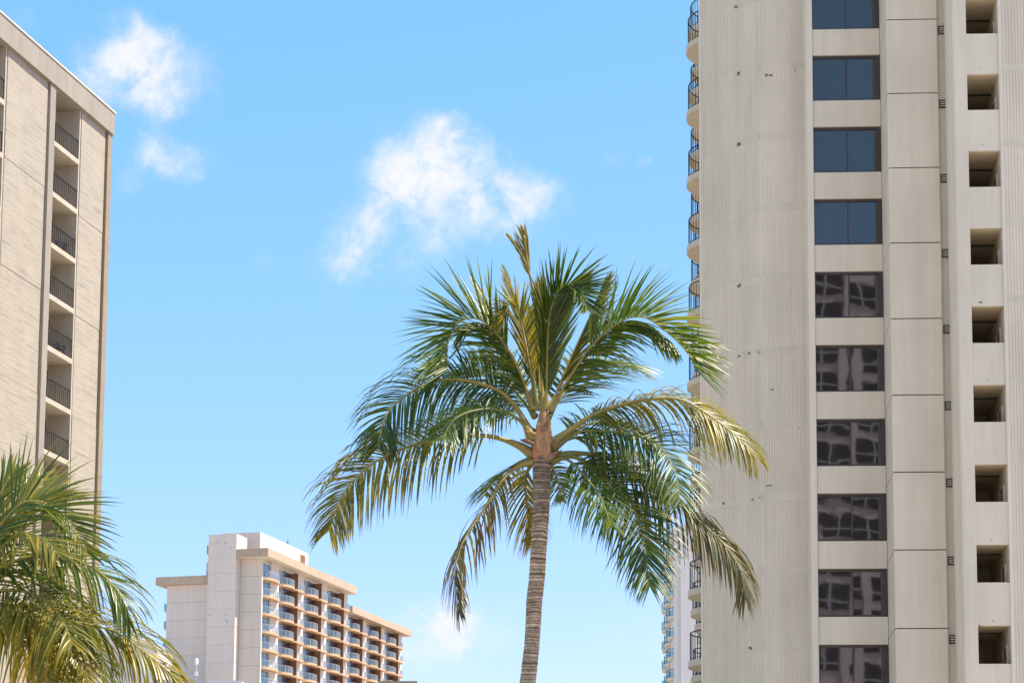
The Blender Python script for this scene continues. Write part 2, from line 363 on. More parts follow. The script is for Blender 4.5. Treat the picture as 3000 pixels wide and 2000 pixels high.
# ------------------------------------------------------------------ right tower
def right_tower():
    rz = math.radians(-3.1717); root = thing('hotel_tower', 'tall cream ribbed tower with dark windows and curved balconies at right', 'building', (10.469, 87.0, 0), rz)
    H = 2.97; TOPS = 37.2; ks = range(-3, 12)
    ZT = TOPS+3*H+0.9
    zs = [TOPS-H*k for k in ks]
    # hidden core and roof
    put('core_wall', MB().prism([(-4.1, 4.6), (-2.1, 2.0), (-0.3, 1.7), (-0.3, 0.5), (12.0, 0.5), (12.0, 22), (-3.4, 22)], 0, ZT).mesh('core_wall', 'tower'), root)
    # ribbed wall of the two facets, storey by storey, with a plain band at each floor
    J = (-2.21, 1.58); Aend = (-4.59, 3.79); Bend = (-0.36, 1.39)
    def facet(p, q, pitch):
        p = Vector(p); q = Vector(q); d = q-p; Ln = d.length; d.normalize(); n = Vector((d.y, -d.x))   # outward (towards viewer)
        cnt = int(round(Ln/pitch)); prof = []
        for i in range(cnt):
            a = Ln*i/cnt; w = Ln/cnt
            for t, o in ((0.03, 0.0), (0.09, 0.025), (0.72, 0.025), (0.78, 0.0)): prof.append(p+d*(a+w*t)+n*o)
        prof = [p]+prof+[q]
        back = [q-n*0.35, p-n*0.35]
        m = MB(); hgt = H-0.30; k = len(prof)
        for z in (0.0, hgt):
            m.v += [(v.x, v.y, z) for v in prof]
        for i in range(k-1): m.f.append((i, i+1, k+i+1, k+i))
        me = m.mesh('ribbed_panel', 'tower_rib')
        b = MB().prism([(p+n*0.022).to_tuple(), (q+n*0.022).to_tuple(), (q-n*0.35).to_tuple(), (p-n*0.35).to_tuple()], 0, 0.30).mesh('floor_band', 'tower_band')
        for z in zs:
            put('ribbed_panel', me, root, (0, 0, z-H+0.15))
            put('floor_band', b, root, (0, 0, z-0.15))
    facet(Aend, J, 0.098); facet(J, Bend, 0.105)
    put('edge_trim', MB().prism([(Aend[0]-0.05, Aend[1]-0.01), (Aend[0]+0.03, Aend[1]-0.07), (Aend[0]+0.5, Aend[1]+0.4), (Aend[0]+0.2, Aend[1]+0.6)], 0, ZT).mesh('edge_trim', 'tower_edge'), root)
    # pilaster left of the windows
    put('pilaster', MB().prism([(-0.40, -0.06), (-0.15, -0.06), (-0.15, 0.5), (-0.30, 1.7), (-0.40, 1.7)], 0, ZT).mesh('pilaster', 'tower_edge'), root)
    # windows
    xl, xr, xm = -0.14, 2.53, 1.20
    wt, wb = TOPS-0.19, TOPS-0.19-1.89
    fr = MB(); y0, y1 = 0.10, 0.20; ht = 1.89
    fr.box(xl, xr, y0, y1, 0, 0.085); fr.box(xl, xr, y0, y1, ht-0.10, ht); fr.box(xl, xl+0.035, y0, y1, 0.085, ht-0.10); fr.box(xr-0.15, xr, y0, y1, 0.085, ht-0.10); fr.box(xm-0.025, xm+0.025, y0+0.01, y1, 0.085, ht-0.10)  # broad dark right stile stands in for the reveal's shadow
    frm = fr.mesh('window', 'bronze')
    p1 = MB().box(xl+0.035, xm-0.025, 0.15, 0.17, 0.085, ht-0.10).mesh('pane', 'tower_glass')
    p2 = MB().box(xm+0.025, xr-0.15, 0.165, 0.185, 0.085, ht-0.10).mesh('pane', 'tower_glass')
    sp = MB().box(xl, xr, 0.0, 0.5, 0, H-1.89).mesh('spandrel_panel', 'tower')
    si = MB().box(xl+0.02, xr-0.02, -0.015, 0.12, 0, 0.03).mesh('sill', 'tower_edge')
    for k in ks:
        w = put('window', frm, root, (0, 0, wb-H*k)); 
        a = put('pane', p1, w); b = put('pane', p2, w)
        a.rotation_euler = (random.gauss(0, .003), 0, random.gauss(0, .003)); b.rotation_euler = (random.gauss(0, .003), 0, random.gauss(0, .003))
        s = put('spandrel_panel', sp, root, (0, 0, wb-H*k-(H-1.89)))
    # plain panels standing forward of the window bay
    pm = MB().prism([(2.53, -2.86), (2.57, -2.90), (4.45, -2.90), (4.49, -2.86), (4.49, 0.45), (2.55, 0.45)], 0, H-0.045).mesh('wall_panel', 'tower')
    put('joint_backing', MB().box(2.60, 4.45, -2.85, 0.4, 0, ZT-0.1).mesh('joint_backing', 'dark_joint'), root)
    for z in zs: put('wall_panel', pm, root, (0, 0, z-H+0.045))
    put('recess_strip', MB().box(4.49, 4.95, -2.74, 0.5, 0, ZT).mesh('recess_strip', 'slab_tan'), root)
    vf = MB().box(4.53, 4.83, -2.80, -2.74, 0, 0.03).box(4.53, 4.83, -2.80, -2.74, 0.29, 0.32).box(4.53, 4.56, -2.80, -2.74, 0.03, 0.29).box(4.80, 4.83, -2.80, -2.74, 0.03, 0.29).box(4.56, 4.80, -2.75, -2.735, 0.03, 0.29).mesh('vent', 'bronze')
    vs = MB().prism([(4.565, -2.79), (4.795, -2.79), (4.795, -2.765), (4.565, -2.765)], 0, 0.03).mesh('slat', 'slab_tan')
    for k in ks:
        v = put('vent', vf, root, (0, 0, 36.66-H*k))
        for j in range(3): put('slat', vs, v, (0, 0, 0.065+0.085*j))
    # corridor block, further forward
    put('block_side_wall', MB().box(4.76, 5.0, -5.34, 0.5, 0, ZT).mesh('block_side_wall', 'tower_edge'), root)
    put('block_pilaster', MB().prism([(4.74, -5.36), (4.80, -5.42), (5.22, -5.42), (5.26, -5.38), (5.26, -5.0), (4.74, -5.0)], 0, ZT).mesh('block_pilaster', 'tower'), root)
    put('opening_jamb', MB().box(6.44, 6.56, -5.43, -4.0, 0, ZT).mesh('opening_jamb', 'tower_edge'), root)
    par = MB().box(5.26, 6.44, -5.36, -5.18, 0, H-1.39).mesh('parapet_panel', 'tower')
    ceil = MB().box(5.0, 6.50, -5.17, -0.4, 0, 0.25).mesh('corridor_ceiling', 'corridor')
    drop = MB().box(5.45, 6.44, -3.2, -0.4, -0.05, 0.0).mesh('ceiling_panel', 'corridor')
    trim = MB().box(5.45, 6.44, -3.26, -3.2, -0.07, 0.0).box(5.39, 5.45, -3.26, -0.4, -0.07, 0.0).mesh('ceiling_trim', 'bronze')
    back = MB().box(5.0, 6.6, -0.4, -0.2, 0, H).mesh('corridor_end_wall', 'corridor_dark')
    rwall = MB().box(6.44, 6.6, -4.0, -0.4, 0, H).mesh('corridor_wall', 'corridor')
    dfr = MB().box(6.38, 6.44, -4.55, -4.47, 0, 2.1).box(6.38, 6.44, -3.6, -3.52, 0, 2.1).box(6.38, 6.44, -4.47, -3.6, 2.02, 2.1).mesh('corridor_door', 'corridor')
    dl = MB().box(6.41, 6.44, -4.47, -3.6, 0, 2.02).mesh('door_leaf', 'door_wood')
    mesh_rib_w = 5.0; cnt = 44; m = MB(); prof = [(6.56, -5.42)]
    for i in range(cnt):
        a = 6.60+mesh_rib_w*i/cnt; w = mesh_rib_w/cnt
        for t, o in ((0.03, 0), (0.10, 0.022), (0.74, 0.022), (0.81, 0)): prof.append((a+w*t, -5.42-o))
    prof.append((11.62, -5.42)); kk = len(prof)
    for z in (0, H-0.26): m.v += [(x, y, z) for x, y in prof]
    for i in range(kk-1): m.f.append((i, i+1, kk+i+1, kk+i))
    rp = m.mesh('ribbed_panel', 'tower')
    bd = MB().box(6.56, 11.62, -5.440, -5.3, 0, 0.26).mesh('floor_band', 'tower_band')
    for k in ks:
        ot = 34.0+H-H*k; ob = ot-1.39
        put('parapet_panel', par, root, (0, 0, ot))
        c = put('corridor_ceiling', ceil, root, (0, 0, ot+0.03))
        put('ceiling_panel', drop, c); put('ceiling_trim', trim, c)
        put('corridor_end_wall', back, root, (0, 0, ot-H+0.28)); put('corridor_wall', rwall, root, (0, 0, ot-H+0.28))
        d = put('corridor_door', dfr, root, (0, 0, ot-H+0.28)); put('door_leaf', dl, d)
        put('ribbed_panel', rp, root, (0, 0, ot-H+0.24+0.13)); put('floor_band', bd, root, (0, 0, ot+0.24-0.13))
    put('block_wall', MB().box(6.6, 11.62, -5.30, 0.5, 0, ZT).mesh('block_wall', 'tower'), root)
    put('roof', MB().box(4.7, 11.7, -5.45, 0.5, ZT, ZT+0.2).prism([(-4.7, 3.8), (-2.2, 1.45), (-0.2, -0.1), (2.4, -0.1), (2.4, -3.0), (4.69, -3.0), (4.69, 0.51), (12.0, 0.51), (12.0, 22), (-3.4, 22)], ZT, ZT+0.18).mesh('roof', 'roof_grey'), root)
    # curved balconies on the flank
    put('flank_wall', MB().prism([(-4.05, 4.7), (-3.9, 4.7), (-3.2, 22), (-3.45, 22)], 0, ZT).mesh('flank_wall', 'tower'), root)
    R = 1.78
    def arc(r, n=22):
        return [(-r*math.cos(a), r*math.sin(a)) for a in [math.pi/2*(-1+2*i/n) for i in range(n+1)]]
    pts = arc(R); poly = [(x, y) for x, y in pts][::-1]
    poly = [(x, y) for x, y in poly]
    slab_m = MB(); pl = [(0.0, -R)] ; 
    outline = list(reversed(arc(R)))           # from +y end round the tip to -y end
    slab_m.prism([(x, y) for x, y in outline], -0.26, 0.0)
    slab = slab_m.mesh('balcony_slab', 'slab_tan')
    r = MB(); rr_ = R-0.10
    a1 = arc(rr_, 26)
    r.tube([(x, y, 1.20) for x, y in a1], 0.028, 5); r.tube([(x, y, 0.10) for x, y in a1], 0.018, 4)
    nb = 26
    for i in range(nb+1):
        a = math.pi/2*(-1+2*i/nb); x, y = -rr_*math.cos(a), rr_*math.sin(a); t = 0.022 if i % 13 == 0 else 0.011
        r.box(x-t, x+t, y-t, y+t, 0.0, 1.20)
    rail = r.mesh('railing', 'iron')
    dv = MB().box(0.2, 1.2, 2.35, 2.45, -0.0, 2.6).mesh('divider', 'slab_tan')
    for tx, ty in ((-5.16, 6.72), (-5.01, 12.19), (-4.82, 16.9), (-4.66, 21.0)):
        for z in zs[1:]:
            s = put('balcony_slab', slab, root, (tx+R, ty, z-0.02)); put('railing', rail, s)
            put('divider', dv, s)
    # spalled patches
    def patch(px, py, p, q, w, h):
        c, s_ = math.cos(rz), math.sin(rz)
        def wl(a): return np.array([10.469+c*a[0]-s_*a[1], 87+s_*a[0]+c*a[1]])
        P, Q = wl(p), wl(q); d = (Q-P)/np.linalg.norm(Q-P); n = np.array([d[1], -d[0]])
        v = ray(px, py); t = ((P-EYE[:2])@n)/(v[:2]@n); hit = EYE+v*t; u = (hit[:2]-P)@d
        dl = (Vector(q)-Vector(p)).normalized(); nl = Vector((dl.y, -dl.x)); cpt = Vector(p)+dl*u
        rr2 = random.Random(int(px*7+py)); m = MB(); k = 9; i0 = 0
        for o in (0.034, 0.047):
            for j in range(k):
                an = 2*math.pi*j/k; rad = rr2.uniform(0.45, 1.1)
                if o < 0.04: rs = rad; m.v.append(tuple((cpt+dl*(w*rs*math.cos(an))+nl*o).to_tuple())+(hit[2]+h*rs*math.sin(an),))
                else:
                    b = m.v[j]; bx = Vector(b[:2]); cc = cpt+dl*0
                    m.v.append((cc.x+(bx.x-cc.x)*0.8+nl.x*0.015, cc.y+(bx.y-cc.y)*0.8+nl.y*0.015, hit[2]+(b[2]-hit[2])*0.8))
        for j in range(k): m.f.append((j, (j+1) % k, k+(j+1) % k, k+j))
        m.f.append(tuple(k+j for j in range(k)))
        put('spalled_patch', m.mesh('spalled_patch', 'spall'), root)
    A, B2 = (Aend, J), (J, Bend)
    for px, py, fc, w, h in ((2157, 22, A, .07, .05), (2165, 218, A, .08, .07), (2246, 222, B2, .07, .05), (2258, 222, B2, .06, .05), (2329, 207, B2, .03, .03), (2165, 424, A, .09, .07), (2166, 838, A, .10, .07), (2167, 1044, A, .06, .04), (2196, 1035, A, .06, .04), (2223, 1032, A, .04, .04), (2121, 1474, A, .05, .06), (2206, 1463, A, .05, .04), (2227, 1457, A, .03, .03), (2252, 1422, B2, .10, .03), (2200, 1897, A, .08, .06), (2072, 1517, A, .03, .03), (2340, 1255, B2, .03, .02), (2262, 1142, B2, .05, .03)):
        patch(px, py, fc[0], fc[1], w*1.6, h*1.5)
    Cc = ((5.26, -5.355), (6.44, -5.355))
    for px, py, w, h in ((2873, 886, .09, .04), (2894, 1113, .03, .03), (2905, 1580, .03, .03), (2910, 1818, .03, .03), (2870, 1832, .06, .03), (2875, 201, .025, .025), (2881, 425, .025, .025)):
        patch(px, py, Cc[0], Cc[1], w, h)
    return root
rt = right_tower()

# ------------------------------------------------------------------ distant hotel with rounded balconies
def half_oval(hw, dep, n=16, y0=0.3, ex=2.4):
    pts = []
    for i in range(n+1):
        t = -1+2*i/n; pts.append((hw*t, -dep*(1-abs(t)**ex)**(1/1.6)))
    return [(-hw, y0)]+pts+[(hw, y0)], pts
def hotel_parts():
    P = {}
    for key, hw, dep in (('A', 2.6, 1.15), ('B', 2.1, 0.95), ('C', 3.0, 1.0)):
        poly, arc = half_oval(hw, dep)
        P['slab'+key] = MB().prism(poly, -0.34, 0.0).mesh('balcony_slab', 'hotel_slab')
        a2 = [(x*0.97, y+0.07) for x, y in arc]
        r = MB(); r.tube([(x, y, 1.08) for x, y in a2], 0.03, 4); r.tube([(x, y, 0.08) for x, y in a2], 0.025, 4)
        for i in (0, 3, 6, 8, 10, 13, 16): x, y = a2[i]; r.box(x-0.04, x+0.04, y-0.04, y+0.04, 0, 1.08)
        P['rail'+key] = r.mesh('railing', 'grey_metal')
        g = MB(); n = len(a2)
        for z in (0.12, 1.04): g.v += [(x, y+0.0, z) for x, y in a2]
        for i in range(n-1): g.f.append((i, i+1, n+i+1, n+i))
        P['glass'+key] = g.mesh('glass_panel', 'rail_glass')
    def win(w, h=2.42):
        m = MB(); t = 0.06
        m.box(0, w, 0.16, 0.29, 0, t).box(0, w, 0.16, 0.29, h-t, h).box(0, t, 0.16, 0.29, t, h-t).box(w-t, w, 0.16, 0.29, t, h-t).box(w/2-t/2, w/2+t/2, 0.17, 0.29, t, h-t)
        return m.mesh('window', 'white_metal'), MB().box(t, w-t, 0.22, 0.27, t, h-t).mesh('pane', 'hotel_glass')
    P['win1'] = win(1.75); P['win2'] = win(1.5); P['win3'] = win(3.2)
    P['door'] = MB().box(0, 3.6, 0.19, 0.28, 0, 2.42).mesh('dark_doorway', 'hotel_dark')
    P['div'] = MB().box(-0.07, 0.07, -1.0, 0.3, 0, 2.47).mesh('divider', 'hotel_brown')
    P['slabB1'] = P['slabB']
    return P
HP = hotel_parts()
FH = 2.81
def hotel_unit_pair(root, x0, z, simple=False):
    """one storey of a bay, 10.5 m wide: window and doorway, brown divider, window, pier"""
    w = put('window', HP['win1'][0], root, (x0+0.05, 0, z)); put('pane', HP['win1'][1], w)
    put('doorway', HP['door'], root, (x0+1.85, 0, z))
    put('divider', HP['div'], root, (x0+5.55, 0, z))
    w = put('window', HP['win2'][0], root, (x0+5.65, 0, z)); put('pane', HP['win2'][1], w)
    s = put('balcony_slab', HP['slabA'], root, (x0+2.75, 0, z)); put('railing', HP['railA'], s); put('glass_panel', HP['glassA'], s)
    s = put('balcony_slab', HP['slabB'], root, (x0+7.7, 0, z-0.002)); put('railing', HP['railB'], s); put('glass_panel', HP['glassB'], s)
def hotel():
    phi = 0.26967
    root = thing('resort_hotel', 'distant cream hotel with stacked rounded balconies, tall stair tower and tan roof fascia', 'building', (-45.254, 350.0, 0), math.pi/2-phi)
    floors = [58.72-FH*i for i in range(9)]
    zb = floors[-1]-0.4
    put('wall', MB().box(0.0, 37.9, 0.3, 8.3, 0, 61.66).mesh('wall', 'hotel'), root)
    put('podium_wall', MB().box(0.5, 37.5, 0.0, 0.3, 0, zb).mesh('podium_wall', 'hotel'), root)
    put('corner_pier', MB().box(-0.05, 0.32, 0.0, 0.3, 0, 61.66).mesh('corner_pier', 'hotel'), root)
    for a, b in ((3.6, 6.9), (14.15, 17.45), (24.65, 28.0), (35.15, 37.9)):
        put('pier', MB().box(a, b, 0.0, 0.3, zb, 61.66).mesh('pier', 'hotel'), root)
    for z in floors:
        w = put('window', HP['win3'][0], root, (0.35, 0, z)); put('pane', HP['win3'][1], w)
        s = put('balcony_slab', HP['slabC'], root, (3.4, 0, z)); put('railing', HP['railC'], s); put('glass_panel', HP['glassC'], s)
        for x0 in (6.96, 17.46, 28.0): hotel_unit_pair(root, x0, z)
    # front wall pilaster joints: storeys read as separate panels
    for i in range(11):
        z1 = 61.64-FH*i
        put('wall_panel', MB().box(-0.10, 0.0, 0.02, 3.66, z1-FH+0.05, z1).mesh('wall_panel', 'hotel'), root)
    rf = put('roof', MB().box(-1.75, 38.0, -1.6, 3.62, 61.66, 62.95).mesh('roof', 'hotel_fascia'), root)
    put('roof_soffit', MB().box(-1.65, 37.9, -1.5, 3.6, 61.60, 61.658).mesh('roof_soffit', 'hotel'), rf)
    # stair tower, standing forward of the front wall
    for i in range(12):
        z1 = 59.2-FH*i if i else 59.2
        put('stair_tower_panel', MB().box(-1.73, 2.4, 3.70, 8.44, z1-FH+0.06, z1).mesh('stair_tower_panel', 'hotel_white'), root)
    put('stair_tower', MB().box(-1.68, 2.35, 3.74, 8.40, 0, 65.3).mesh('stair_tower', 'hotel_white'), root)
    put('stair_tower_top', MB().box(-1.73, 2.4, 3.70, 8.44, 59.26, 65.42).mesh('stair_tower_top', 'hotel_white'), root)
    vm = MB().box(-0.04, 0.0, -0.13, 0.13, -0.13, 0.13).mesh('wall_vent', 'roof_grey')
    for y, z in ((5.6, 64.0), (4.75, 63.1), (8.0, 64.0), (6.8, 64.1), (7.95, 52.7), (5.25, 52.7), (5.2, 51.8), (5.0, 51.5)): put('wall_vent', vm, root, (-1.73, y, z))
    ph = put('penthouse', MB().box(4.75, 25.5, 2.5, 9.0, 62.9, 66.8).mesh('penthouse', 'hotel_white'), root)
    put('penthouse_window', MB().box(22.0, 24.0, 2.46, 2.6, 64.5, 66.1).mesh('penthouse_window', 'hotel_brown'), ph)
    # lower left wing
    for i in range(9):
        z1 = 57.9-FH*i
        put('wing_panel', MB().box(-0.05, 0.3, 8.5, 16.1, z1-FH+0.05, z1).mesh('wing_panel', 'hotel_white'), root)
    put('wing_wall', MB().box(0.01, 30.0, 8.31, 16.05, 0, 57.95).mesh('wing_wall', 'hotel_white'), root)
    put('wing_roof', MB().box(-0.9, 31.0, 8.46, 17.7, 57.95, 59.2).mesh('wing_roof', 'hotel_fascia'), root)
    put('lift_box', MB().box(1.0, 4.0, 8.3, 9.95, 59.2, 61.6).mesh('lift_box', 'hotel_white'), root)
    put('rear_roof', MB().box(1.0, 5.0, 8.45, 9.95, 62.9, 64.3).box(1.6, 4.4, 8.45, 9.2, 61.6, 62.9).mesh('rear_roof', 'hotel_fascia'), root)
    sm = MB().prism([(0, 0), (3.0, 0), (2.6, 0.9), (0.4, 0.9)], -0.25, 0).mesh('side_balcony_slab', 'hotel_slab')
    gm = MB().box(0.3, 2.7, 0.85, 0.9, 0, 1.05).box(0.25, 0.3, 0, 0.9, 0, 1.05).mesh('glass_panel', 'blue_glass')
    for i in range(8):
        s = put('side_balcony_slab', sm, root, (0.6, 16.05, 54.2-FH*i)); put('glass_panel', gm, s)
    # far lower wing, further back along the same street
    k = 1.09
    org = (-45.254*k, 350.0*k)
    r2 = thing('resort_hotel_wing', 'farther hotel wing with stacked rounded balconies, its roof below the main block', 'building', (org[0], org[1], 0), math.pi/2-phi)
    X0 = 41.4; ztop = 1.6+(58.32-1.6)*k
    fl = [60.72-FH*i for i in range(8)]
    put('wall', MB().box(X0-1, 71.8, 0.3, 15, 0, ztop+0.9).mesh('wall', 'hotel'), r2)
    put('podium_wall', MB().box(X0-1, 71.0, 0.0, 0.3, 0, fl[-1]-0.4).mesh('podium_wall', 'hotel'), r2)
    for a in (X0, X0+10.3, X0+20.6):
        put('pier', MB().box(a+7.2, a+10.3-(0.0 if a < X0+20 else 0.1), 0.0, 0.3, fl[-1]-0.4, ztop+0.9).mesh('pier', 'hotel'), r2)
    for z in fl:
        for a in (X0, X0+10.3, X0+20.6): hotel_unit_pair(r2, a, z)
    put('roof', MB().box(X0-2, 73.5, -1.7, 15.4, 63.35, 64.6).mesh('roof', 'hotel_fascia'), r2)
    return root
hotel()
t = thing('roof_antenna', 'thin antenna mast on the white penthouse of the distant hotel', 'antenna', (-45.254+math.sin(.26967)*20-math.cos(.26967)*4, 350+math.cos(.26967)*20+math.sin(.26967)*4, 66.8))
put('mast', MB().tube([(0, 0, 0), (0, 0, 1.6)], 0.05, 6).mesh('mast', 'iron'), t); put('crossbar', MB().box(-0.35, 0.35, -0.03, 0.03, 1.0, 1.06).mesh('crossbar', 'iron'), t)

# ------------------------------------------------------------------ slim white tower far behind the right tower
def far_tower():
    root = thing('white_tower', 'slim white far tower with small blue glass balconies behind the ribbed tower', 'building', (17.37, 320, 0), 0)
    zt = 61.2
    put('wall', MB().box(0.0, 0.95, 0.0, 18, 0, zt).mesh('wall', 'far_white'), root)
    put('front_wall', MB().box(0.95, 14, -0.5, 18, 0, zt+0.3).mesh('front_wall', 'far_white'), root)
    zs = [54.45-2.94*i for i in range(-2, 10)]
    a = [(-0.92*math.sin(math.pi*i/10), -1.9*math.cos(math.pi*i/10)) for i in range(11)]
    sl = MB().prism(list(reversed(a)), -0.35, 0).mesh('balcony_slab', 'slab_tan')
    g = MB(); n = len(a)
    for z in (0.05, 1.15): g.v += [(x, y, z) for x, y in a]
    for i in range(n-1): g.f.append((i, i+1, n+i+1, n+i))
    gl = g.mesh('glass_panel', 'blue_glass')
    rl = MB().tube([(x, y, 1.18) for x, y in a], 0.05, 4)
    for i in (2, 5, 8): rl.box(a[i][0]-0.05, a[i][0]+0.05, a[i][1]-0.05, a[i][1]+0.05, 0, 1.18)
    rl = rl.mesh('railing', 'iron')
    for y in (2.4, 9.4, 16):
        for z in zs:
            s = put('balcony_slab', sl, root, (0.02, y, z)); put('glass_panel', gl, s); put('railing', rl, s)
far_tower()

# ------------------------------------------------------------------ low roofs at the bottom edge
t = thing('low_building', 'low building with a grey flat roof in front of the distant hotel', 'building', (-31.5, 200, 0))
put('wall', MB().box(-3.2, 3.6, 0, 9, 0, 24.3).mesh('wall', 'hotel_white'), t)
put('roof', MB().prism([(-3.6, -0.4), (1.0, -0.4), (4.0, 0.2), (4.0, 9.4), (-3.6, 9.4)], 24.3, 24.95).mesh('roof', 'roof_grey'), t)
t = thing('roof_lamp', 'white lamp on a thin post on the grey flat roof', 'lamp', (-31.65, 200.8, 24.95))
put('post', MB().tube([(0, 0, 0), (0, 0, 1.5)], 0.06, 6).mesh('post', 'roof_grey'), t)
put('lamp_head', MB().tube([(0, 0, 1.45), (0, 0, 1.55), (0, 0, 1.95), (0, 0, 2.05)], [0.08, 0.15, 0.15, 0.07], 10).mesh('lamp_head', 'white_metal'), t)
put('junction_box', MB().box(-0.14, 0.14, -0.1, 0.1, 0.5, 0.85).mesh('junction_box', 'white_metal'), t)
t = thing('white_gabled_building', 'white building with grey sloping roof peeking between left palm and hotel', 'building', (-60, 330, 0))
put('wall', MB().box(-7, 2.0, 0, 14, 0, 44.9).mesh('wall', 'far_white'), t)
m = MB(); m.v = [(-7.4, -0.4, 46.9), (2.2, -0.4, 45.3), (2.2, 14.4, 45.3), (-7.4, 14.4, 46.9), (-7.4, -0.4, 44.9), (2.2, -0.4, 44.9), (2.2, 14.4, 44.9), (-7.4, 14.4, 44.9)]
m.f = [(0, 1, 2, 3), (7, 6, 5, 4), (4, 5, 1, 0), (5, 6, 2, 1), (6, 7, 3, 2), (7, 4, 0, 3)]
put('roof', m.mesh('roof', 'far_white'), t)
t = thing('brown_roofed_building', 'low building with brown roof edge at the foot of the hotel', 'building', (-17.0, 260, 0))
put('wall', MB().box(-2.5, 1.6, 0.3, 9, 0, 31.3).mesh('wall', 'hotel'), t)
put('roof', MB().box(-3.0, 1.5, -0.2, 9.4, 31.3, 31.95).box(1.5, 2.6, 0.2, 9.4, 31.3, 31.75).mesh('roof', 'roof_brown'), t)

# ------------------------------------------------------------------ building across the street behind the viewer (seen as a reflection in the tower windows)
def opposite_building():
    t = thing('office_block', 'mauve grid-fronted block behind the viewer, mirrored in the tower windows', 'building', (16, -27, 0), math.pi-0.42)
    HT = 63.0
    put('wall', MB().box(-26, 26, 0.3, 18, 0, HT).mesh('wall', 'mauve'), t)
    wf = MB().box(0, 3.4, 0.20, 0.29, 0, 2.2).mesh('window', 'door_glass')
    mu = MB().box(1.62, 1.78, 0.08, 0.2, 0, 2.2).box(0, 3.4, 0.08, 0.2, 0.7, 0.82).mesh('mullion', 'white_metal')
    fin = MB().box(0, 0.9, 0.0, 0.3, 0, HT).mesh('fin', 'mauve')
    for i in range(12):
        put('fin', fin, t, (-25.8+4.5*i, 0, 0))
        for k in range(8, 20):
            w = put('window', wf, t, (-24.8+4.5*i, 0, 1.0+3.1*k)); put('mullion', mu, w)
opposite_building()

# ------------------------------------------------------------------ coconut palms
def resample(pts, n):
    P = np.array(pts, float)
    Q = np.vstack([2*P[0]-P[1], P, 2*P[-1]-P[-2]]); out = []
    for i in range(len(P)-1):
        p0, p1, p2, p3 = Q[i], Q[i+1], Q[i+2], Q[i+3]
        for t in np.linspace(0, 1, 14, endpoint=False):
            out.append(0.5*((2*p1)+(-p0+p2)*t+(2*p0-5*p1+4*p2-p3)*t*t+(-p0+3*p1-3*p2+p3)*t**3))
    out.append(P[-1]); out = np.array(out)
    s = np.r_[0, np.cumsum(np.linalg.norm(np.diff(out, axis=0), axis=1))]
    u = np.linspace(0, s[-1], n)
    return np.stack([np.interp(u, s, out[:, k]) for k in range(3)], 1), s[-1]
def unit(v): return v/(np.linalg.norm(v)+1e-9)
ZUP = np.array([0, 0, 1.0])

